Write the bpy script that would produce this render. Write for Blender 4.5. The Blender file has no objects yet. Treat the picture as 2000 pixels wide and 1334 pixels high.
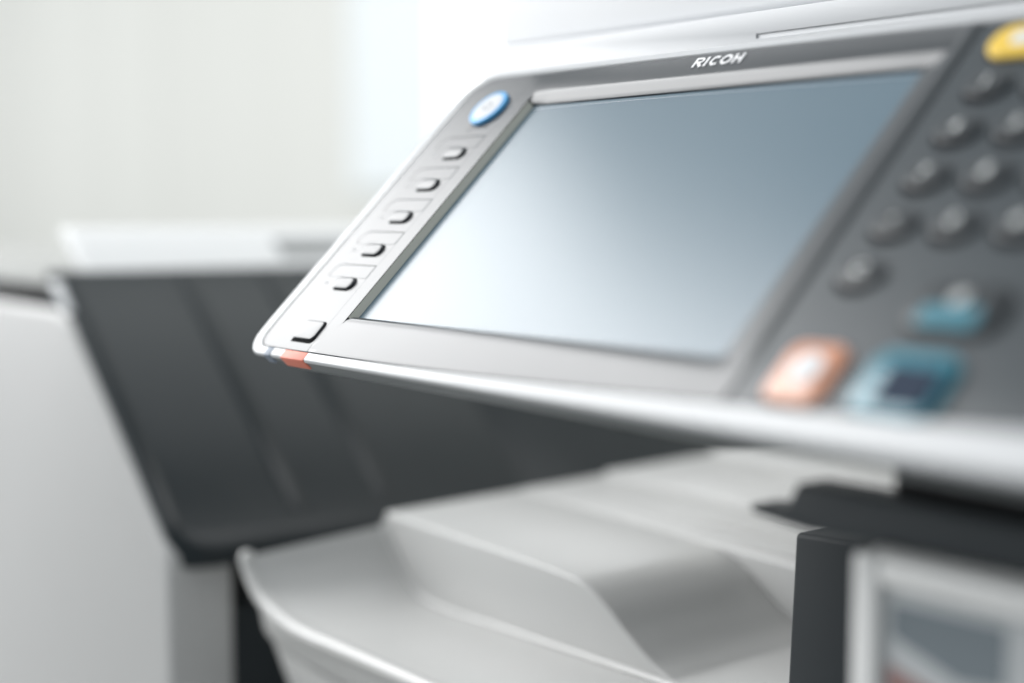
import bpy, bmesh, math
from mathutils import Matrix, Vector, Euler

# ---------------------------------------------------------------- camera, light, exposure
scene = bpy.context.scene
COL = scene.collection
cam_d = bpy.data.cameras.new('camera')
cam = bpy.data.objects.new('camera', cam_d); COL.objects.link(cam)
cx = Vector((0.59736217, 0.80197159, 0.0)); cy = Vector((-0.06966521, 0.05189132, 0.99621988)); cz = Vector((0.79894004, -0.59510407, 0.08686743))
M = Matrix((cx, cy, cz)).transposed().to_4x4()
M.translation = Vector((0.50155253, -0.38528958, -0.04340979))
cam.matrix_world = M
cam_d.sensor_width = 36.0
cam_d.lens = 2950.0 * 36.0 / 2000.0
cam_d.clip_start = 0.01
cam_d.clip_end = 100.0
cam_d.dof.use_dof = True
cam_d.dof.focus_distance = 0.58
cam_d.dof.aperture_fstop = 2.5
scene.camera = cam

world = bpy.data.worlds.new("World")
scene.world = world
world.use_nodes = True
bg = world.node_tree.nodes['Background']
bg.inputs['Color'].default_value = (0.87, 0.95, 1.0, 1)
bg.inputs['Strength'].default_value = 0.42

def area(name, loc, target, sx, sy, radiance, color=(1, 1, 1)):
    d = bpy.data.lights.new(name, 'AREA')
    d.shape = 'RECTANGLE'; d.size = sx; d.size_y = sy
    d.energy = radiance * math.pi * sx * sy
    d.color = color
    o = bpy.data.objects.new(name, d); COL.objects.link(o)
    o.location = loc
    o.rotation_euler = (Vector(target) - Vector(loc)).to_track_quat('-Z', 'Y').to_euler()
    return o
# tall daylit window to the left of the machine, then added fill lamps for the machine and the far wall
area('window_light', (-2.2, -0.97, 0.92), (0.0, -0.97, 0.92), 2.26, 1.74, 7.4, (1.0, 1.0, 1.0))
area('upper_window_light', (-2.2, -1.42, 2.34), (0.0, -1.42, 2.34), 2.26, 1.06, 10.0, (1.0, 1.0, 1.0))
area('front_fill', (-0.5, -1.9, 2.0), (0.0, 0.0, 0.0), 1.6, 0.8, 3.5, (1.0, 1.0, 1.0))  # added fill lamp, lifts the front-facing surfaces
area('hood_fill', (0.7, 0.8, 1.5), (-0.5, 0.1, -0.07), 1.0, 1.0, 4.0, (1.0, 1.0, 1.0))  # added fill lamp aimed at the hood, shielded from the tray
area('cover_sheen_fill', (-1.75, 1.2, 2.4), (-1.75, 1.2, 0.0), 2.5, 1.6, 0.75, (1.0, 1.0, 1.0))  # added lamp, there only for the sheen on the sloping cover
area('far_wall_fill', (-5.0, 0.7, 0.7), (-5.0, 2.2, 0.7), 8.5, 2.8, 1.02, (0.995, 1.0, 0.98))  # added one-sided lamp that brightens the wall

vs = scene.view_settings
vs.view_transform = 'Standard'; vs.look = 'None'; vs.exposure = 0.0; vs.gamma = 1.0
vs.use_curve_mapping = False

# ---------------------------------------------------------------- materials
def mat(name, color, rough=0.4, ior=1.5, metal=0.0, coat=0.0, bump=None, var=None, emit=None, trans=0.0, spec=None):
    m = bpy.data.materials.new(name); m.use_nodes = True
    nt = m.node_tree; b = nt.nodes['Principled BSDF']
    b.inputs['Base Color'].default_value = (*color, 1)
    b.inputs['Roughness'].default_value = rough
    b.inputs['IOR'].default_value = ior
    b.inputs['Metallic'].default_value = metal
    b.inputs['Coat Weight'].default_value = coat
    b.inputs['Coat Roughness'].default_value = 0.12
    b.inputs['Transmission Weight'].default_value = trans
    if spec is not None:
        b.inputs['Specular IOR Level'].default_value = spec
    tc = nt.nodes.new('ShaderNodeTexCoord')
    if var:
        sc, amt = var
        n = nt.nodes.new('ShaderNodeTexNoise'); n.inputs['Scale'].default_value = sc; n.inputs['Detail'].default_value = 5
        nt.links.new(tc.outputs['Object'], n.inputs['Vector'])
        mr = nt.nodes.new('ShaderNodeMapRange'); mr.inputs['To Min'].default_value = rough - amt; mr.inputs['To Max'].default_value = rough + amt
        nt.links.new(n.outputs['Fac'], mr.inputs['Value'])
        nt.links.new(mr.outputs['Result'], b.inputs['Roughness'])
    if bump:
        sc, st, dist = bump
        n2 = nt.nodes.new('ShaderNodeTexNoise'); n2.inputs['Scale'].default_value = sc; n2.inputs['Detail'].default_value = 3
        nt.links.new(tc.outputs['Object'], n2.inputs['Vector'])
        bp = nt.nodes.new('ShaderNodeBump'); bp.inputs['Strength'].default_value = st; bp.inputs['Distance'].default_value = dist
        nt.links.new(n2.outputs['Fac'], bp.inputs['Height'])
        nt.links.new(bp.outputs['Normal'], b.inputs['Normal'])
    if emit:
        b.inputs['Emission Color'].default_value = (*emit[0], 1)
        b.inputs['Emission Strength'].default_value = emit[1]
    return m

BEZEL = mat('satin_black_plastic', (0.030, 0.036, 0.041), 0.28, 1.55, bump=(3000, 0.22, 0.00002), var=(60, 0.015))
KEYPLATE = mat('satin_charcoal_plastic', (0.019, 0.029, 0.036), 0.38, 1.55, bump=(3000, 0.2, 0.00002), var=(60, 0.015))
KEYMAT = mat('black_key_plastic', (0.018, 0.023, 0.027), 0.33, 1.5, var=(80, 0.04))
GAP_SHADE = mat('black_gap_shade', (0.003, 0.003, 0.004), 0.9, 1.2)  # flat black for joints and for the shade inside gaps and recesses
RIM = mat('silver_white_plastic', (0.50, 0.51, 0.52), 0.30, 1.5, bump=(1800, 0.1, 0.00004), var=(40, 0.04))
GASKET = mat('olive_grey_gasket', (0.58, 0.585, 0.52), 0.5, bump=(1500, 0.2, 0.0001))
LCD = mat('lcd_touch_film', (0.095, 0.150, 0.190), 0.27, 1.6)
FILM = mat('film_edge', (0.45, 0.50, 0.55), 0.3)
BLUE = mat('blue_translucent_plastic', (0.10, 0.42, 0.80), 0.4, 1.45)
CAP = mat('white_cap_plastic', (0.62, 0.63, 0.65), 0.55, 1.4)
PRINT = mat('grey_print', (0.20, 0.21, 0.22), 0.6)
PALE = mat('pale_print', (0.62, 0.64, 0.63), 0.5)
CHROME = mat('silver_lettering', (0.80, 0.80, 0.81), 0.4)
ORANGE = mat('orange_key_plastic', (0.60, 0.27, 0.16), 0.36, 1.5, coat=0.4)
TEAL = mat('teal_key_plastic', (0.016, 0.165, 0.225), 0.34, 1.5, coat=0.5)
YELLOW = mat('yellow_key_plastic', (0.72, 0.48, 0.05), 0.4, 1.45)
RED = mat('red_translucent_lens', (0.72, 0.20, 0.13), 0.55, 1.5)
SMOKE = mat('smoky_blue_lens', (0.20, 0.24, 0.30), 0.6, 1.5)
SCAN = mat('scanner_white_plastic', (0.68, 0.69, 0.705), 0.5, bump=(900, 0.06, 0.0001), var=(20, 0.05))
HOOD = mat('bright_white_plastic', (0.78, 0.79, 0.79), 0.5, var=(20, 0.05))
COVER = mat('cover_grey_white_plastic', (0.76, 0.76, 0.75), 0.45, bump=(900, 0.08, 0.0001), var=(20, 0.05))
WHITE = mat('white_plastic', (0.70, 0.715, 0.73), 0.45, bump=(900, 0.08, 0.0001), var=(20, 0.05))
OFFWHITE = mat('light_grey_plastic', (0.49, 0.49, 0.485), 0.45, bump=(900, 0.08, 0.0001), var=(20, 0.05))
TRAY = mat('tray_grey_plastic', (0.53, 0.53, 0.52), 0.32, bump=(1200, 0.12, 0.0001), var=(25, 0.05))
DARK = mat('dark_grey_plastic', (0.011, 0.017, 0.020), 0.30, bump=(700, 0.1, 0.0001), var=(15, 0.06), spec=0.36)
DARK2 = mat('charcoal_plastic', (0.028, 0.034, 0.038), 0.55, var=(20, 0.06), spec=0.25)
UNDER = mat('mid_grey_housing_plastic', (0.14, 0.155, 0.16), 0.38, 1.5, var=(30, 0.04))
TOPPL = mat('matt_grey_top_plastic', (0.36, 0.365, 0.355), 0.8, spec=0.1)
BLACK = mat('matt_black_shade', (0.006, 0.006, 0.007), 0.7)  # flat black standing for shade in the cavity and the gap
SLOT_SHADE = mat('grey_slot_shade', (0.30, 0.31, 0.31), 0.5)
CABIN = mat('cabinet_grey', (0.45, 0.46, 0.46), 0.5, var=(10, 0.05))

def wall_mat():
    m = mat('painted_wall', (0.76, 0.77, 0.75), 0.85)
    nt = m.node_tree; b = nt.nodes['Principled BSDF']
    tc = nt.nodes.new('ShaderNodeTexCoord'); mp = nt.nodes.new('ShaderNodeMapping')
    mp.inputs['Scale'].default_value = (3.2, 1.0, 0.05)
    n = nt.nodes.new('ShaderNodeTexNoise'); n.inputs['Scale'].default_value = 1.6; n.inputs['Detail'].default_value = 3
    r = nt.nodes.new('ShaderNodeValToRGB')
    r.color_ramp.elements[0].position = 0.3; r.color_ramp.elements[0].color = (0.74, 0.74, 0.71, 1)
    r.color_ramp.elements[1].position = 0.7; r.color_ramp.elements[1].color = (0.80, 0.80, 0.77, 1)
    nt.links.new(tc.outputs['Object'], mp.inputs['Vector']); nt.links.new(mp.outputs['Vector'], n.inputs['Vector'])
    nt.links.new(n.outputs['Fac'], r.inputs['Fac']); nt.links.new(r.outputs['Color'], b.inputs['Base Color'])
    return m

# ---------------------------------------------------------------- helpers
def link(name, me, m, parent=None):
    o = bpy.data.objects.new(name, me); COL.objects.link(o)
    if m: me.materials.append(m)
    if parent is not None: o.parent = parent
    return o

def finish(bm, name, m, parent=None, bevel=0.0, seg=3, smooth=35.0):
    bmesh.ops.recalc_face_normals(bm, faces=bm.faces)
    if bevel > 0:
        ed = [e for e in bm.edges if len(e.link_faces) == 2 and e.calc_face_angle(0) > math.radians(38)]
        bmesh.ops.bevel(bm, geom=ed, offset=bevel, segments=seg, profile=0.5, affect='EDGES', clamp_overlap=True)
        bmesh.ops.recalc_face_normals(bm, faces=bm.faces)
    me = bpy.data.meshes.new(name); bm.to_mesh(me); bm.free()
    for p in me.polygons: p.use_smooth = True
    me.set_sharp_from_angle(angle=math.radians(smooth))
    return link(name, me, m, parent)

def thing(name, label, cat, loc=(0, 0, 0), rot=(0, 0, 0), group=None):
    o = bpy.data.objects.new(name, None); COL.objects.link(o)
    o.empty_display_size = 0.02
    o.location = loc; o.rotation_euler = rot
    o['label'] = label; o['category'] = cat
    if group: o['group'] = group
    return o

def box_bm(x0, x1, y0, y1, z0, z1, bm=None):
    bm = bm or bmesh.new()
    v = [bm.verts.new((x, y, z)) for x in (x0, x1) for y in (y0, y1) for z in (z0, z1)]
    for f in ((0, 1, 3, 2), (4, 6, 7, 5), (0, 4, 5, 1), (2, 3, 7, 6), (0, 2, 6, 4), (1, 5, 7, 3)):
        bm.faces.new([v[i] for i in f])
    return bm

def box(name, m, parent, x0, x1, y0, y1, z0, z1, bevel=0.001, seg=3):
    return finish(box_bm(x0, x1, y0, y1, z0, z1), name, m, parent, bevel, seg)

def prism_xz(name, m, parent, poly, y0, y1, bevel=0.0, seg=3, tilt=0.0, tref=0.0, smooth=35.0):
    """polygon in X-Z swept along Y"""
    bm = bmesh.new()
    a = [bm.verts.new((x, y0, z)) for x, z in poly]; b = [bm.verts.new((x, y1, z)) for x, z in poly]
    n = len(poly)
    bm.faces.new(a); bm.faces.new(list(reversed(b)))
    for i in range(n):
        bm.faces.new((a[i], b[i], b[(i + 1) % n], a[(i + 1) % n]))
    if tilt:
        for v in bm.verts: v.co.z += tilt * (v.co.y - tref)
    return finish(bm, name, m, parent, bevel, seg, smooth)

def rrect(u0, u1, v0, v1, r, nc=8, ns=1):
    """closed rounded outline, counter-clockwise from the lower left; r may be a tuple (bl, br, tr, tl)"""
    if not isinstance(r, (tuple, list)): r = (r,) * 4
    pts = []
    cs = ((u0 + r[0], v0 + r[0], 180, r[0]), (u1 - r[1], v0 + r[1], 270, r[1]), (u1 - r[2], v1 - r[2], 0, r[2]), (u0 + r[3], v1 - r[3], 90, r[3]))
    for k, (cu, cv, a0, rr) in enumerate(cs):
        arc = [(cu + rr * math.cos(math.radians(a0 + 90 * i / nc)), cv + rr * math.sin(math.radians(a0 + 90 * i / nc))) for i in range(nc + 1)]
        pts += arc
        nx = cs[(k + 1) % 4]
        e = (nx[0] + nx[3] * math.cos(math.radians(nx[2])), nx[1] + nx[3] * math.sin(math.radians(nx[2])))
        s = arc[-1]
        for i in range(1, ns):
            t = i / ns
            pts.append((s[0] + (e[0] - s[0]) * t, s[1] + (e[1] - s[1]) * t))
    return pts

def loft(loops, cap0=True, cap1=True, bm=None):
    """loops: lists of (u, v, w) in mm, same length"""
    bm = bm or bmesh.new()
    L = [[bm.verts.new((u * .001, v * .001, w * .001)) for u, v, w in lp] for lp in loops]
    n = len(L[0])
    for a, b in zip(L, L[1:]):
        for i in range(n):
            bm.faces.new((a[i], a[(i + 1) % n], b[(i + 1) % n], b[i]))
    if cap0: bm.faces.new(list(reversed(L[0])))
    if cap1: bm.faces.new(L[-1])
    return bm

def at(pts, w): return [(u, v, w) for u, v in pts]
def shrink(pts, d):
    """offset a closed counter-clockwise outline inward by d"""
    out = []; n = len(pts)
    for i in range(n):
        p0, p1, p2 = pts[i - 1], pts[i], pts[(i + 1) % n]
        e1 = (p1[0] - p0[0], p1[1] - p0[1]); e2 = (p2[0] - p1[0], p2[1] - p1[1])
        n1 = Vector((-e1[1], e1[0])); n2 = Vector((-e2[1], e2[0]))
        if n1.length < 1e-9: n1 = n2.copy()
        if n2.length < 1e-9: n2 = n1.copy()
        n1.normalize(); n2.normalize()
        b = n1 + n2
        if b.length < 1e-6: b = n1
        b.normalize()
        k = d / max(0.4, b.dot(n1))
        out.append((p1[0] + b.x * k, p1[1] + b.y * k))
    return out

def pad(name, m, parent, outline, w0, w1, r=0.4, dome=0.0, seg=4, smooth=50):
    """a raised key: outline extruded from w0 to w1 with a rounded upper edge and a slight dome"""
    loops = [at(outline, w0)]
    for i in range(seg + 1):
        a = math.pi / 2 * i / seg
        loops.append(at(shrink(outline, r * (1 - math.cos(a))) if i else outline, w1 - r + r * math.sin(a)))
    if not dome:
        loops.append(at(shrink(outline, r + 0.06), w1)); loops.append(at(shrink(outline, r + 0.14), w1))
    if dome:
        base = shrink(outline, r)
        cu = sum(p[0] for p in base) / len(base); cv = sum(p[1] for p in base) / len(base)
        for k in (0.75, 0.5, 0.25):
            loops.append([(cu + (p[0] - cu) * k, cv + (p[1] - cv) * k, w1 + dome * (1 - k * k)) for p in base])
    return finish(loft(loops), name, m, parent, 0, smooth=smooth)

def strip(name, m, parent, path, width, w0, w1):
    """flat ribbon of given width along a path in the panel plane (mm)"""
    l, r = [], []
    for i, p in enumerate(path):
        a = path[max(0, i - 1)]; b = path[min(len(path) - 1, i + 1)]
        d = Vector((b[0] - a[0], b[1] - a[1])).normalized(); nrm = (-d.y * width / 2, d.x * width / 2)
        l.append((p[0] + nrm[0], p[1] + nrm[1])); r.append((p[0] - nrm[0], p[1] - nrm[1]))
    bm = bmesh.new()
    rows = [[bm.verts.new((q[0] * .001, q[1] * .001, w * .001)) for q in s] for s, w in ((l, w0), (l, w1), (r, w1), (r, w0))]
    for k in range(4):
        A, B = rows[k], rows[(k + 1) % 4]
        for i in range(len(path) - 1): bm.faces.new((A[i], A[i + 1], B[i + 1], B[i]))
    for e in (0, -1): bm.faces.new([rr[e] for rr in rows])
    return finish(bm, name, m, parent, 0)

def text(name, s, m, parent, u, v, w, height, thick=0.1, xs=1.0, bold=0.0, shear=0.0):
    c = bpy.data.curves.new(name, 'FONT'); c.body = s; c.size = 1.0; c.extrude = 0.0; c.offset = bold; c.shear = shear
    c.align_x = 'LEFT'; c.resolution_u = 4
    o = bpy.data.objects.new(name, c); COL.objects.link(o)
    bpy.context.view_layer.update()
    me = bpy.data.meshes.new_from_object(o.evaluated_get(bpy.context.evaluated_depsgraph_get()))
    COL.objects.unlink(o); bpy.data.objects.remove(o); bpy.data.curves.remove(c)
    bm = bmesh.new(); bm.from_mesh(me); bpy.data.meshes.remove(me)
    xs_ = [p.co.x for p in bm.verts]; ys_ = [p.co.y for p in bm.verts]
    cx_, cy_ = (min(xs_) + max(xs_)) / 2, (min(ys_) + max(ys_)) / 2
    k = height / (max(ys_) - min(ys_))
    for p in bm.verts:
        p.co = ((u + (p.co.x - cx_) * k * xs) * .001, (v + (p.co.y - cy_) * k) * .001, w * .001)
    r = bmesh.ops.extrude_face_region(bm, geom=list(bm.faces))
    for e in r['geom']:
        if isinstance(e, bmesh.types.BMVert): e.co.z += thick * .001
    return finish(bm, name, m, parent, 0, smooth=30)

# ---------------------------------------------------------------- setting
def structure(name, m, x0, x1, y0, y1, z0, z1):
    o = box(name, m, None, x0, x1, y0, y1, z0, z1, 0); o['kind'] = 'structure'; return o
structure('wall', wall_mat(), -12, 4, 2.2, 2.35, -1.05, 4.5)
structure('floor', mat('grey_floor', (0.42, 0.42, 0.41), 0.6, bump=(60, 0.2, 0.002)), -12, 4, -4, 2.2, -1.15, -1.05)

win = thing('window', 'overexposed bright window on the far wall behind the machine', 'window', (-3.05, 2.2, 0.05))
PANE = mat('daylit_pane', (0.8, 0.8, 0.8), 0.3, emit=((0.97, 0.99, 1.0), 1.0))
BLIND = mat('sheer_blind', (0.76, 0.80, 0.82), 0.8, emit=((0.95, 0.98, 1.0), 0.12))  # weak emission stands in for daylight through the cloth
box('pane', PANE, win, -0.30, 0.95, -0.025, -0.012, 0.05, 1.7, 0.0)
fb = box_bm(-0.34, -0.30, -0.04, 0.0, 0.0, 1.74); box_bm(0.95, 1.0, -0.04, 0.0, 0.0, 1.74, fb); box_bm(-0.30, 0.95, -0.04, 0.0, 0.0, 0.05, fb); box_bm(-0.30, 0.95, -0.04, 0.0, 1.7, 1.74, fb)
finish(fb, 'frame', WHITE, win, 0.004)
bb = bmesh.new(); K = 18                      # softly pleated blind beside the pane
for i in range(K + 1):
    x = -0.73 + 0.51 * i / K; y = -0.05 - (0.012 if i % 2 else 0.0)
    for z in (-0.03, 1.75): bb.verts.new((x, y, z)); bb.verts.new((x, y + 0.004, z))
bb.verts.ensure_lookup_table()
for i in range(K):
    q = 4 * i
    bb.faces.new([bb.verts[j] for j in (q, q + 4, q + 6, q + 2)]); bb.faces.new([bb.verts[j] for j in (q + 1, q + 3, q + 7, q + 5)])
    bb.faces.new([bb.verts[j] for j in (q, q + 1, q + 5, q + 4)]); bb.faces.new([bb.verts[j] for j in (q + 2, q + 6, q + 7, q + 3)])
finish(bb, 'pleated_blind', BLIND, win, 0)

# ---------------------------------------------------------------- photocopier body
cop = thing('photocopier', 'white office photocopier body behind and below the tilted control panel', 'photocopier', (0.2, 0.3, -1.05))
OFF = Vector((0.2, 0.3, -1.05))
def local(o):
    """keep world-space mesh coordinates for a part whose parent sits at OFF"""
    o.matrix_parent_inverse = Matrix.Translation(-o.parent.location)
    return o
local(box('scanner_lid', SCAN, cop, -0.1105, 0.62, 0.063, 0.62, 0.036, 0.15, 0.003))
local(prism_xz('scanner_ledge', SCAN, cop, [(-0.116, -0.03), (0.62, -0.03), (0.62, 0.0243), (0.0715, 0.0243), (0.0715, 0.0262), (0.62, 0.0262), (0.62, 0.035), (-0.116, 0.035)], 0.056, 0.0567, 0.0003))
local(box('scanner_body', SCAN, cop, -0.1155, 0.62, 0.0568, 0.62, -0.031, 0.0345, 0.002))
local(box('cabinet', CABIN, cop, -0.24, 0.62, 0.0, 0.62, -1.05, -0.345, 0.004))
local(prism_xz('inner_post', DARK2, cop, [(0.122, -0.1625), (0.165, -0.1605), (0.166, -0.35), (0.113, -0.35)], 0.028, 0.30, 0.002))
fc = local(finish(box_bm(0.2265, 0.42, -0.06, 0.02, -1.0, -0.1365), 'front_cover', COVER, cop, 0.005, 4))
# ridge frame on the cover round the label
def frame_piece(name, m, parent, x0, x1, y0, y1, z0, z1): return box(name, m, parent, x0, x1, y0, y1, z0, z1, 0.0012)
fr = bmesh.new()
box_bm(0.2275, 0.2366, -0.0640, -0.0605, -0.30, -0.1375, fr); box_bm(0.2366, 0.42, -0.0640, -0.0605, -0.1455, -0.1375, fr)
finish(fr, 'cover_frame', COVER, fc, 0.002)
finish(box_bm(0.2366, 0.40, -0.0612, -0.0602, -0.28, -0.1460), 'instruction_label', mat('label_paper', (0.46, 0.48, 0.49), 0.6), fc, 0)
def label_print(name, m, px):
    bm = bmesh.new()
    a = [bm.verts.new((x, -0.0614, z)) for x, z in px]; b = [bm.verts.new((x, -0.0611, z)) for x, z in px]
    bm.faces.new(a); bm.faces.new(list(reversed(b)))
    for i in range(len(px)): bm.faces.new((a[i], b[i], b[(i + 1) % len(px)], a[(i + 1) % len(px)]))
    return finish(bm, name, m, fc, 0)
GP = mat('blue_grey_print', (0.16, 0.19, 0.21), 0.6); RP = mat('dull_red_print', (0.28, 0.17, 0.16), 0.6)
label_print('printed_picture', GP, [(0.2402, -0.1500), (0.276, -0.1490), (0.276, -0.165), (0.262, -0.1665), (0.2402, -0.159)])
label_print('printed_block', RP, [(0.2385, -0.1670), (0.262, -0.1730), (0.262, -0.20), (0.2385, -0.20)])
# panel arm: dark bracket and neck coloured black for the deep shade under the control panel
local(prism_xz('panel_neck_shade', BLACK, cop, [(0.226, -0.106), (0.38, -0.106), (0.38, -0.1345), (0.226, -0.1345)], -0.0455, 0.03, 0.002))
br = [(0.1830, -0.1318), (0.1985, -0.1306), (0.2025, -0.1225), (0.226, -0.1220), (0.30, -0.1228), (0.36, -0.1232), (0.36, -0.1352), (0.245, -0.1352), (0.236, -0.1352), (0.222, -0.1362), (0.206, -0.1364), (0.1850, -0.1346)]
local(prism_xz('panel_bracket', mat('dark_bracket_plastic', (0.042, 0.049, 0.054), 0.5, spec=0.3), cop, br, -0.0595, -0.046, 0.0015))

# ---------------------------------------------------------------- paper output tray
tray = thing('output_tray', 'light grey stepped paper output tray below the control panel', 'paper tray', (-0.05, 0.1, -0.345))
def tl(o):
    o.matrix_parent_inverse = Matrix.Translation(-tray.location); return o
def spline(pts, n=6):
    out = []
    P = [pts[0]] + list(pts) + [pts[-1]]
    for i in range(1, len(P) - 2):
        p0, p1, p2, p3 = (Vector(q) for q in P[i - 1:i + 3])
        for k in range(n):
            t = k / n
            out.append(tuple(0.5 * ((2 * p1) + (-p0 + p2) * t + (2 * p0 - 5 * p1 + 4 * p2 - p3) * t * t + (-p0 + 3 * p1 - 3 * p2 + p3) * t ** 3)))
    out.append(tuple(pts[-1])); return out
front = spline([(-0.2022, -0.2235), (-0.1960, -0.2325), (-0.1840, -0.2412), (-0.1602, -0.2474), (-0.1342, -0.2490), (-0.09, -0.2482), (0.16, -0.2455)])
back = spline([(-0.1868, -0.2135), (-0.1740, -0.2285), (-0.1610, -0.2402), (-0.1440, -0.2470), (-0.1126, -0.2479), (-0.07, -0.2465), (0.17, -0.2415)])
def offs(p, d):
    o = []
    for i, q in enumerate(p):
        a = p[max(0, i - 1)]; b = p[min(len(p) - 1, i + 1)]
        t = Vector((b[0] - a[0], b[1] - a[1])).normalized()
        o.append((q[0] + t.y * d, q[1] - t.x * d))
    return o
low = spline([(-0.2040, -0.2330), (-0.2046, -0.2490), (-0.2030, -0.2590), (-0.1960, -0.2660), (-0.1720, -0.2695), (-0.11, -0.2722), (0.16, -0.2735)])
def shell(name, m, pf, pb, lf, lb, yf, yb, ylf, bevel):
    """curved tray sheet: upper front/back profiles and lower front/back profiles"""
    bm = bmesh.new(); n = len(pf)
    A = [bm.verts.new((x, yf, z)) for x, z in pf]; B = [bm.verts.new((x, yb, z)) for x, z in pb]
    Cc = [bm.verts.new((x, ylf, z)) for x, z in lf]; D = [bm.verts.new((x, yb, z)) for x, z in lb]
    for i in range(n - 1):
        bm.faces.new((A[i], A[i + 1], B[i + 1], B[i])); bm.faces.new((Cc[i], D[i], D[i + 1], Cc[i + 1]))
        bm.faces.new((A[i], Cc[i], Cc[i + 1], A[i + 1])); bm.faces.new((B[i], B[i + 1], D[i + 1], D[i]))
    bm.faces.new((A[0], B[0], D[0], Cc[0])); bm.faces.new((A[-1], Cc[-1], D[-1], B[-1]))
    return finish(bm, name, m, tray, bevel, 3, 40)
tl(shell('lower_shelf', TRAY, front, back, low, [(x + 0.018, z + 0.008) for x, z in low], -0.0345, 0.0425, -0.0245, 0.0022))
base_top = [(x + 0.0012, z - 0.0030) for x, z in low]
tl(shell('shelf_base', TRAY, base_top, [(x + 0.018, z) for x, z in base_top], [(max(x, -0.2035) + 0.001, z - 0.05) for x, z in base_top], [(max(x, -0.2035) + 0.018, z - 0.05) for x, z in base_top], -0.0215, 0.04, -0.004, 0.0026))
# rounded beads: along the front lip, and where the lower shelf meets the step
def bead(name, prof, y, r, dz):
    bm = bmesh.new(); prev = None; n = 12
    for i, (x, z) in enumerate(prof):
        a = prof[max(0, i - 1)]; b = prof[min(len(prof) - 1, i + 1)]
        t = Vector((b[0] - a[0], b[1] - a[1])).normalized(); nx, nz = -t.y, t.x
        rg_ = []
        for k in range(n):
            c_, s_ = r * math.cos(2 * math.pi * k / n), dz + r * math.sin(2 * math.pi * k / n)
            rg_.append(bm.verts.new((x + nx * s_, y + c_, z + nz * s_)))
        if prev:
            for k in range(n): bm.faces.new((prev[k], prev[(k + 1) % n], rg_[(k + 1) % n], rg_[k]))
        else: bm.faces.new(list(reversed(rg_)))
        prev = rg_
    bm.faces.new(prev)
    # rounded start of the bead
    a, b = prof[0], prof[1]; t = Vector((b[0] - a[0], b[1] - a[1])).normalized(); nx, nz = -t.y, t.x
    bmesh.ops.create_uvsphere(bm, u_segments=14, v_segments=8, radius=r * 0.995, matrix=Matrix.Translation((a[0] + nx * dz, y, a[1] + nz * dz)))
    return tl(finish(bm, name, TRAY, tray, 0, smooth=60))
bead('corner_bead', back, 0.0408, 0.0019, 0.0005)
bead('lip_bead', front, -0.0322, 0.0042, -0.0026)
TT = 0.026
up = spline([(-0.1868, -0.2062), (-0.1355, -0.2072), (-0.0694, -0.2084), (-0.0301, -0.2099), (-0.0153, -0.2124), (-0.001, -0.2188), (0.0163, -0.2298), (0.0362, -0.2395), (0.062, -0.2425), (0.18, -0.2425)])
poly = up + [(0.18, -0.33), (-0.14, -0.33)] + [(-0.15, -0.26)] + list(reversed(back[:15]))
tl(prism_xz('upper_shelf', TRAY, tray, poly, 0.0415, 0.1315, 0.0016, 3, TT, 0.042, 40))
def shelf(name, y0, y1, dz, x0=-0.1868):
    p = [(x0, -0.2062 + dz), (-0.0694, -0.2084 + dz), (0.0, -0.2100 + dz), (0.18, -0.2135 + dz), (0.18, -0.33), (x0 + 0.01, -0.33)]
    return tl(prism_xz(name, TRAY, tray, p, y0, y1, 0.0016, 3, TT, 0.042))
shelf('rear_shelf', 0.1312, 0.1960, 0.0002)
shelf('rear_shelf', 0.1960, 0.2850, 0.0022)
shelf('rear_shelf', 0.2850, 0.55, 0.0048)
for y, h in ((0.142, 0.0034), (0.157, 0.0038), (0.173, 0.0038), (0.212, 0.0034), (0.236, 0.0034), (0.260, 0.0034)):
    dz = 0.0 if y < 0.196 else 0.002
    p = [(-0.12, -0.2074 + dz), (-0.05, -0.2088 + dz + h * 0.55), (0.01, -0.2102 + dz + h), (0.17, -0.2133 + dz + h), (0.17, -0.2145 + dz), (-0.12, -0.2085 + dz)]
    tl(prism_xz('rib', TRAY, tray, p, y, y + 0.0075, 0.0012, 2, TT, 0.042))

# ---------------------------------------------------------------- side finisher on the left
fin = thing('finisher', 'white finisher unit with dark sloping top at the left of the copier', 'finisher', (-0.6, 0.2, -1.05))
def fl(o):
    o.matrix_parent_inverse = Matrix.Translation(-fin.location); return o
fp = [(-0.95, -0.1045), (-0.432, -0.1055), (-0.417, -0.1075), (-0.406, -0.1125), (-0.399, -0.1190), (-0.2680, -0.2295), (-0.2645, -0.2345), (-0.2640, -0.242), (-0.2640, -1.05), (-0.95, -1.05)]
fl(prism_xz('front_panel', OFFWHITE, fin, fp, -0.05, -0.0105, 0.0045, 4, smooth=40))
fl(box('inner_body', DARK2, fin, -0.95, -0.275, -0.0103, 0.6, -1.05, -0.27, 0.002))
sl = [(-0.428, -0.0825), (-0.2665, -0.2218), (-0.2585, -0.2300), (-0.2560, -0.2345), (-0.2560, -0.2398), (-0.2600, -0.2418), (-0.2720, -0.2418), (-0.45, -0.11), (-0.45, -0.0825)]
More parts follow.
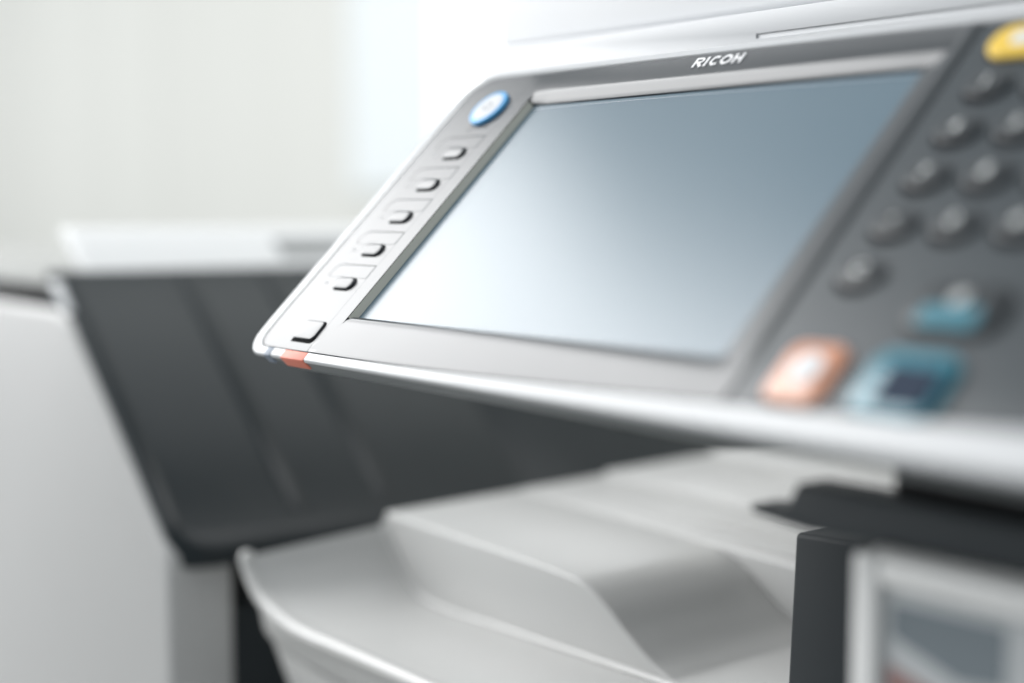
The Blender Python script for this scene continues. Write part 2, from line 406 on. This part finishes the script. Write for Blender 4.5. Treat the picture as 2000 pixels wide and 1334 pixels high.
def cover_front():
    bm = bmesh.new(); d = Vector((0.1615, -0.1393)).normalized(); prev = None; n = len(sl)
    st = [(-0.047, 0.0250), (-0.0464, 0.0200), (-0.0448, 0.0150), (-0.0420, 0.0102), (-0.0380, 0.0060), (-0.0330, 0.0028), (-0.0270, 0.0008), (-0.0210, 0.0), (0.1985, 0.0)]
    for y, sft in st:
        row = []
        for i, (x, z) in enumerate(sl):
            k = 1.0 if 1 <= i <= 6 else 0.0
            row.append(bm.verts.new((x - d.x * sft * k, y, z - d.y * sft * k * (1.0 if i <= 3 else 0.0))))
        if prev:
            for i in range(n): bm.faces.new((prev[i], row[i], row[(i + 1) % n], prev[(i + 1) % n]))
        else: bm.faces.new(row)
        prev = row
    bm.faces.new(list(reversed(prev)))
    return finish(bm, 'sloping_cover', DARK, fin, 0, smooth=45)
fl(cover_front())
fl(prism_xz('sloping_cover', DARK, fin, [(x - 0.001, z - 0.004) for x, z in sl], 0.1990, 0.60, 0.002, 3, smooth=40))
sd = Vector((0.1615, -0.1393)).normalized(); nn = Vector((-sd.y, sd.x)); nn = nn if nn.y > 0 else -nn
def slope_strip(name, y0, y1, h):
    a = Vector((-0.4275, -0.0829)); b = Vector((-0.2700, -0.2188))
    p = [a - nn * 0.002, b - nn * 0.002, b + nn * h, a + nn * h]
    return fl(prism_xz(name, DARK, fin, [tuple(q) for q in p], y0, y1, 0.001, 2))
slope_strip('raised_seam', 0.0300, 0.0430, 0.0007)
slope_strip('raised_seam', 0.0890, 0.1040, 0.0004)
slope_strip('edge_trim', -0.0465, -0.0370, 0.0002)
fl(box('top_plate', TOPPL, fin, -1.2, -0.432, -0.05, 0.6, -0.0925, -0.0890, 0.0015))
fl(box('shadow_gap', BLACK, fin, -1.2, -0.44, -0.046, 0.6, -0.106, -0.0930, 0.0005))  # black block fills the gap in place of its shade
fl(prism_xz('end_glint', WHITE, fin, [(-0.440, -0.0886), (-0.424, -0.0886), (-0.403, -0.1060), (-0.413, -0.1078)], -0.0505, -0.042, 0.002))  # white piece stands in for the glint on the dark trim's corner
hood = [(-0.487, -0.056), (-0.476, -0.0555), (-0.466, -0.0595), (-0.424, -0.0890), (-0.424, -0.0935), (-0.438, -0.0935)]
fl(prism_xz('hood', HOOD, fin, hood, -0.026, 0.60, 0.003, 4, smooth=40))
# grey patch on the hood face, coloured for the shade in a slot
hs = Vector((0.042, -0.0295)).normalized(); hn = Vector((-hs.y, hs.x)); hn = hn if hn.y > 0 else -hn
a = Vector((-0.459, -0.0644)); b = Vector((-0.442, -0.0764))
fl(prism_xz('slot_shade', SLOT_SHADE, fin, [tuple(a - hn * .004), tuple(b - hn * .004), tuple(b + hn * .0006), tuple(a + hn * .0006)], 0.118, 0.30, 0.0))

# ---------------------------------------------------------------- control panel
TILT = math.radians(44.746)
cp = thing('control_panel', 'tilted black and silver touchscreen control panel with number keypad', 'control panel', (0, 0, 0), (TILT, 0, 0))
def vb(u): return -139.9 + 0.0000 * u + 0.0000875 * max(0.0, u + 10) ** 2 if u > -10 else -139.9     # bezel's lower edge bows upward to the right
U0, U1 = -58.0, 336.0

# housing: rim + tapering skirt + back, one closed shell with the bezel's seat sunk into it
NC, NS = 8, 24
def bez_loop(d, w):
    pts = rrect(U0 - d, U1 + d, -139.9 - d, 20.3 + d, (7 + d, 8, 8, 13 + d), NC, NS)
    out = []
    for u, v in pts:
        if v < -100: v = v + (vb(u) + 139.9)
        out.append((u, v, w))
    return out
def rim_loop(d, w, rl=11):
    return at(rrect(-64.6 + d, 342 - d, -144.6 + d, 24.6 - d, (rl, 10, 10, 18), NC, NS), w)
loops = [bez_loop(0.35, -3.2), bez_loop(0.35, -0.1), bez_loop(0.75, 0.35), rim_loop(1.0, 0.32), rim_loop(0.5, 0.20), rim_loop(0.14, -0.15), rim_loop(0.0, -0.7),
         rim_loop(0.10, -1.2), rim_loop(0.6, -1.5), rim_loop(6.0, -1.6), rim_loop(6.0, -3.2)]
bm = loft(loops, cap0=True, cap1=True)
finish(bm, 'housing', RIM, cp, 0, smooth=42)

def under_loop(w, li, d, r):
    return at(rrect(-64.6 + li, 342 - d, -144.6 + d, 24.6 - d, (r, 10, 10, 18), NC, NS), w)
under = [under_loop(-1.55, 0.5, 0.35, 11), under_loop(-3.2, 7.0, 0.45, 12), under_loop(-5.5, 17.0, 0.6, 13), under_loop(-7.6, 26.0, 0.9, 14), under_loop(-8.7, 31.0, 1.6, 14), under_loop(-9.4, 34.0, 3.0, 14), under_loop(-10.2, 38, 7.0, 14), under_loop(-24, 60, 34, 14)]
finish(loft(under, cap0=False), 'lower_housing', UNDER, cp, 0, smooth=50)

# bezel: left key strip, screen surround, keypad plate
def plate(name, m, outline, w, depth=2.6, r=0.25):
    return finish(loft([at(outline, w - depth), at(outline, w - r), at(shrink(outline, r * .35), w - r * .3), at(shrink(outline, r), w), at(shrink(outline, r + 0.15), w), at(shrink(outline, r + 0.5), w)]), name, m, cp, 0, smooth=40)
left = rrect(U0, -17.0, -139.9, 20.3, (7, 0.05, 0.05, 13), 8, 3)
plate('key_strip', BEZEL, left, 0.0, r=0.06)
kp = [(209.5, vb(209.5))] + [(u, vb(u)) for u in range(214, 336, 6)] + [(U1, vb(330)), (U1, 20.3), (209.5, 20.3)]
plate('keypad_plate', KEYPLATE, kp, -0.5)

def ring_pts(l, r, b, t, w, n=40, bow=False):
    wb, wr, wt, wl = w if isinstance(w, tuple) else (w,) * 4
    p = []
    for i in range(n): u = l + (r - l) * i / n; p.append((u, vb(u) + (b + 139.9) if bow else b, wb))
    for i in range(n): p.append((r, b + (t - b) * i / n if not (bow and i == 0) else vb(r) + (b + 139.9), wr))
    for i in range(n): p.append((r + (l - r) * i / n, t, wt))
    for i in range(n): p.append((l, t + (b - t) * i / n, wl))
    return p
sur = [ring_pts(-16.98, 209.4, -139.9, 20.3, -2.6, bow=True), ring_pts(-16.98, 209.4, -139.9, 20.3, (-0.5, -0.5, -0.5, -0.06), bow=True), ring_pts(-16.94, 209.0, -139.7, 20.1, (-0.05, -0.05, -0.05, 0), bow=True),
       ring_pts(-16.9, 208.2, -139.4, 19.9, 0.0, bow=True),
       ring_pts(-9.0, 206.5, -126.5, 9.6, 0.0), ring_pts(-7.7, 204.6, -124.5, 8.6, (-0.04, 0, -0.04, 0)),
       ring_pts(-7.5, 203.4, -122.5, 7.9, (-0.22, -0.02, -0.22, -0.02)), ring_pts(-7.42, 201.5, -121.0, 7.0, (-0.58, -0.10, -0.58, -0.12)),
       ring_pts(-7.40, 199.0, -119.6, 4.6, (-1.5, -0.30, -1.5, -0.5)), ring_pts(-7.38, 197.6, -118.9, 3.1, (-2.1, -0.55, -2.1, -1.2)), ring_pts(-7.36, 197.3, -118.75, 2.9, (-2.35, -1.2, -2.35, -2.4)), ring_pts(-7.34, 197.2, -118.7, 2.85, -3.8)]
finish(loft(sur, False, False), 'screen_surround', BEZEL, cp, 0, smooth=34)
# bright ridge at the right of the screen
rg = []
for v in (19.9, 15, 0, -40, -80, -110, -125, vb(206) + 0.6):
    rg.append(v)
bm = bmesh.new(); prof = [(202.8, -0.31), (203.6, 0.02), (204.8, 0.16), (206.6, 0.20), (208.2, 0.10), (209.2, -0.3), (209.45, -1.2), (202.8, -1.2)]
R_ = []
for v in rg:
    k = 1.0 if v > -112 else max(0.0, (v + 139) / 27.0)
    R_.append([bm.verts.new((u * .001, v * .001, (w if w < -0.29 else (w + 0.32) * k - 0.32 * 1) * .001)) for u, w in prof])
for A_, B_ in zip(R_, R_[1:]):
    for i in range(len(prof)): bm.faces.new((A_[i], A_[(i + 1) % len(prof)], B_[(i + 1) % len(prof)], B_[i]))
bm.faces.new(R_[0]); bm.faces.new(list(reversed(R_[-1])))
finish(bm, 'divider_ridge', BEZEL, cp, 0, smooth=60)

# screen
scr = finish(box_bm(-0.0074, 0.1972, -0.1195, 0.0030, -0.0040, -0.0030), 'screen', LCD, cp, 0.0)
strip('film_edge', FILM, scr, [(-6.6, 0.9), (60, 1.0), (193.2, 1.1)], 0.22, -3.02, -2.95)
gk_ = [(-7.38, -0.22), (-7.1, -0.22), (-5.9, -2.99), (-7.38, -2.99)]
bm = loft([[(u, v, w) for u, w in gk_] for v in (-121.0, -60, 2.85)])
finish(bm, 'gasket', GASKET, scr, 0)
strip('gasket_gap', GAP_SHADE, scr, [(-7.5, -121.4), (-7.5, -60), (-7.5, 3.5)], 0.2, -0.4, 0.03)

# raised maker's lettering
def lettering():
    # five heavy capitals, 5.2 mm tall, built from bars and bowls (mm)
    H = 5.2; bm = bmesh.new(); T = 1.2; step = [0]
    def bar(path, width, closed=False):
        step[0] += 1; w1 = 0.26 + 0.010 * step[0]
        n = len(path); l, r = [], []
        for i, p in enumerate(path):
            a = path[i - 1] if (closed or i) else path[i]; b = path[(i + 1) % n] if (closed or i < n - 1) else path[i]
            d = Vector((b[0] - a[0], b[1] - a[1])).normalized()
            l.append((p[0] - d.y * width / 2, p[1] + d.x * width / 2)); r.append((p[0] + d.y * width / 2, p[1] - d.x * width / 2))
        rows = [[bm.verts.new((q[0] * .001, q[1] * .001, w * .001)) for q in s_] for s_, w in ((l, -0.05), (l, w1), (r, w1), (r, -0.05))]
        for k in range(4):
            A, B = rows[k], rows[(k + 1) % 4]
            for i in range(n if closed else n - 1): bm.faces.new((A[i], A[(i + 1) % n], B[(i + 1) % n], B[i]))
        if not closed:
            for e in (0, -1): bm.faces.new([rr[e] for rr in rows])
    def arc(cu, cv, ru, rv, a0, a1, n=18):
        return [(cu + ru * math.cos(math.radians(a0 + (a1 - a0) * i / n)), cv + rv * math.sin(math.radians(a0 + (a1 - a0) * i / n))) for i in range(n + 1)]
    b = 13.3; x = 83.6; t = T * 0.5
    # R
    bar([(x + t, b), (x + t, b + H)], T)
    bar([(x + T, b + H - 0.5)] + arc(x + 3.2, b + H - 1.55, 1.15, 1.05, 90, -90, 12) + [(x + T, b + H - 2.6)], 1.0)
    bar([(x + 2.2, b + H - 2.7), (x + 4.6, b)], 1.35)
    # I
    x += 6.0; bar([(x + t, b), (x + t, b + H)], T)
    # C
    x += 2.6; bar(arc(x + 2.6, b + H / 2, 2.0, H / 2 - 0.55, 48, 312, 22), 1.15)
    # O
    x += 5.4; bar(arc(x + 2.9, b + H / 2, 2.25, H / 2 - 0.55, 0, 360, 28)[:-1], 1.15, True)
    # H
    x += 6.7; bar([(x + t, b), (x + t, b + H)], T); bar([(x + 4.7 - t, b), (x + 4.7 - t, b + H)], T); bar([(x + T, b + H / 2), (x + 4.7 - T, b + H / 2)], 1.05)
    return finish(bm, 'raised_lettering', CHROME, cp, 0, smooth=30)
lettering()

# home button
def circ(cu, cv, r, n=48): return [(cu + r * math.cos(2 * math.pi * i / n), cv + r * math.sin(2 * math.pi * i / n)) for i in range(n)]
HB = (-30.6, -0.8)
hb = pad('home_button', BLUE, cp, circ(*HB, 9.9), -0.2, 1.8, 0.6, 0.1)
pad('button_cap', CAP, hb, circ(HB[0], HB[1], 7.9), 1.5, 2.0, 0.3, 0.2)
ic = bmesh.new()
for q in ([(-2.4, -2.2), (2.4, -2.2), (2.4, -1.6), (-2.4, -1.6)], [(-3.2, 0.3), (-2.7, -0.1), (0.0, 2.3), (0.0, 3.0)], [(3.2, 0.3), (2.7, -0.1), (0.0, 2.3), (0.0, 3.0)], [(-2.4, -1.5), (-1.9, -1.5), (-1.9, 0.3), (-2.4, 0.0)], [(2.4, -1.5), (1.9, -1.5), (1.9, 0.3), (2.4, 0.0)]):
    ic.faces.new([ic.verts.new(((HB[0] + a) * .001, (HB[1] + b) * .001, 2.26 * .001)) for a, b in q])
r = bmesh.ops.extrude_face_region(ic, geom=list(ic.faces))
for e in r['geom']:
    if isinstance(e, bmesh.types.BMVert): e.co.z -= 0.0003
finish(ic, 'house_symbol', mat('faint_print', (0.30, 0.31, 0.33), 0.7), hb, 0)
pad('button_gap_shade', GAP_SHADE, cp, circ(HB[0] + 0.2, HB[1] - 0.3, 10.1), -0.3, 0.05, 0.04)  # black disc for the shade round the button's foot

# function keys with their label windows
gap_o = rrect(-36.9, -21.9, -107.95, -100.8, 3.3, 8)
def arc_path(u0, u1, top, bot, r):
    p = [(u0, bot), (u0, top - r)]
    for i in range(1, 9):
        a = math.pi - math.pi / 2 * i / 8
        p.append((u0 + r + r * math.cos(a), top - r + r * math.sin(a)))
    p.append((u1, top)); return p
def function_key():
    o = rrect(-36.6, -22.5, -107.2, -101.2, 2.9, 8)
    cu, cv = -29.5, -104.2
    loops = [at(o, -0.4)]
    for k, h in ((1.0, 0.45), (0.97, 0.80), (0.90, 1.08), (0.78, 1.24), (0.55, 1.34), (0.25, 1.38)):
        s = shrink(o, (1 - k) * 3.0)
        loops.append([(u, v, h * (1.1 - 0.3 * (-101.2 - v) / 6.0)) for u, v in s])
    key = finish(loft(loops), 'function_key', BEZEL, cp, 0, smooth=70)
    pad('key_gap_shade', GAP_SHADE, key, gap_o, -0.4, 0.05, 0.04)  # black slab for the shade in the gap round the key
    strip('label_outline', GAP_SHADE, key, arc_path(-47.6, -17.4, -93.6, -100.5, 4.6), 0.28, -0.05, 0.045)
    pl = [(-47.2, -100.6)] + arc_path(-47.3, -17.6, -93.9, -100.5, 4.4)[1:] + [(-15.9 - 1.7, -100.6)]
    pl = list(reversed(pl))
    pad('label_plate', BEZEL, key, pl, -0.1, 0.10, 0.06)
    text('status_mark', '•', PRINT, key, -44.6, -104.3, 0.0, 1.3, 0.05, 1.6)
    return key
key0 = function_key()
for i in range(1, 5):
    k = key0.copy(); COL.objects.link(k); k.parent = cp; k.location = (0, 0.019 * i, 0)
    for ch in list(key0.children):
        c = ch.copy(); COL.objects.link(c); c.parent = k
strip('label_outline', GAP_SHADE, cp, arc_path(-34.4, -20.5, -12.3, -14.6, 1.6), 0.3, -0.05, 0.045)

# power key
po = rrect(-34.6, -18.7, -134.4, -124.9, (1.0, 2.6, 2.2, 2.2), 8)
pk = pad('power_key', BEZEL, cp, po, -0.4, 0.85, 0.55, 0.1)
pad('key_gap_shade', GAP_SHADE, pk, rrect(-35.2, -17.9, -136.0, -124.5, (0.6, 2.6, 2.4, 2.0), 8), -0.4, 0.05, 0.04)  # black slab, deeper below, for the shade in the key's gap
strip('panel_seam', GAP_SHADE, cp, [(-17.05, -139.6), (-17.05, -136.2)], 0.22, -0.3, 0.02)

# indicator lamps that wrap over the front rim
def lamp(name, m, u0, u1, w0):
    bm = box_bm(u0 * .001, u1 * .001, -.14490, -.1404, w0 * .001, .00046)
    return finish(bm, name, m, cp, 0.0005, 3)
lamp('alert_lamp', RED, -33.2, -14.4, -4.9)
lamp('data_lamp', SMOKE, -47.6, -42.0, -4.4)

# number keypad
KW = 0.95
def number_key(name, cu, cv, glyph):
    o = [(cu + 7.6 * math.cos(2 * math.pi * i / 32), cv + 5.6 * math.sin(2 * math.pi * i / 32)) for i in range(32)]
    k = pad(name, KEYMAT, cp, o, -0.6, KW, 0.6, 0.15)
    pad('key_gap_shade', GAP_SHADE, k, [(cu - 0.5 + 7.7 * math.cos(2 * math.pi * i / 32), cv - 1.7 + 6.2 * math.sin(2 * math.pi * i / 32)) for i in range(32)], -0.9, -0.44, 0.04)  # black slab shifted downward, standing for the shade under the key
    text('numeral', glyph, PALE, k, cu - 1.0, cv + 0.6, KW + 0.28, 4.4 if glyph not in '*' else 3.0, 0.12, 1.05, 0.03)
    return k
for r_, row in enumerate(('123', '456', '789', '*0#')):
    for c_, g in enumerate(row):
        number_key('number_key', 227.2 + 20.4 * c_, -10.0 - 19.0 * r_, g)
number_key('clear_key', 227.2, -86.2, 'C')

# oblong yellow reset key at the top
yk = pad('reset_key', YELLOW, cp, rrect(217.5, 262, 1.6, 16.4, 7.2, 12), -1.0, 1.3, 1.0, 0.3)
pad('pale_mark', PALE, yk, rrect(225.5, 236.0, 6.0, 12.0, 2.5, 6), 1.0, 1.72, 0.1)
pad('key_gap_shade', GAP_SHADE, yk, rrect(216.9, 262.6, 0.6, 16.8, 7.6, 12), -0.9, -0.44, 0.04)

# enter key: dark lozenge with a teal lower edge
ek = pad('enter_key', KEYMAT, cp, rrect(250.5, 279, -105.2, -88.6, 6.5, 10), -1.0, 1.4, 1.0, 0.2)
pad('teal_inlay', TEAL, ek, rrect(255.0, 273.4, -104.4, -97.2, 2.4, 8), 0.8, 1.66, 0.25)
text('hash_symbol', '#', PALE, ek, 264.4, -94.6, 1.55, 5.0, 0.14, 1.1, 0.03)
pad('key_gap_shade', GAP_SHADE, ek, rrect(249.8, 279.5, -106.2, -88.2, 6.8, 10), -0.9, -0.44, 0.04)

def skew(pts, k, c): return [(u + k * (v - c), v) for u, v in pts]
# stop key (orange) and start key (teal)
sk = pad('stop_key', ORANGE, cp, rrect(221.0, 241.4, -133.6, -112.6, 5.0, 10), -1.0, 1.5, 1.2, 0.5)
pad('white_symbol', mat('white_symbol_print', (0.74, 0.75, 0.76), 0.6, 1.4), sk, circ(231.8, -122.2, 5.2, 24), 1.2, 2.25, 0.3, 0.3)
pad('key_gap_shade', GAP_SHADE, sk, rrect(220.3, 242.0, -134.4, -112.2, 5.4, 10), -0.9, -0.44, 0.04)
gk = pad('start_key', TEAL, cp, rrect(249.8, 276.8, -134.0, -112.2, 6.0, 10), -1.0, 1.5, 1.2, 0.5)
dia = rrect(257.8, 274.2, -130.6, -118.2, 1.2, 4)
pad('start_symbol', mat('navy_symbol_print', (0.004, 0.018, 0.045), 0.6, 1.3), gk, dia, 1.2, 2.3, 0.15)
pad('key_gap_shade', GAP_SHADE, gk, rrect(249.1, 277.4, -134.8, -111.8, 6.4, 10), -0.9, -0.44, 0.04)

# the panel's front edge curls gently downward: bend everything on it that lies below the screen
seen = set()
for o in cp.children_recursive:
    if o.type != 'MESH' or o.data.name in seen: continue
    seen.add(o.data.name)
    if o.name.split('.')[0] in ('key_strip', 'keypad_plate', 'screen_surround', 'divider_ridge'):
        bm = bmesh.new(); bm.from_mesh(o.data)
        for cut in (-0.1185, -0.121, -0.1235, -0.126, -0.1285, -0.131, -0.1335, -0.136, -0.1383):
            bmesh.ops.bisect_plane(bm, geom=bm.verts[:] + bm.edges[:] + bm.faces[:], plane_co=(0, cut, 0), plane_no=(0, 1, 0))
        bm.to_mesh(o.data); bm.free()
    for v in o.data.vertices:
        d = -0.119 - v.co.y
        if d > 0:
            drop = 3.2 * d * d
            v.co.z -= drop
            v.co.y += drop * 0.68
            v.co.x -= drop * 1.5
    o.data.update()
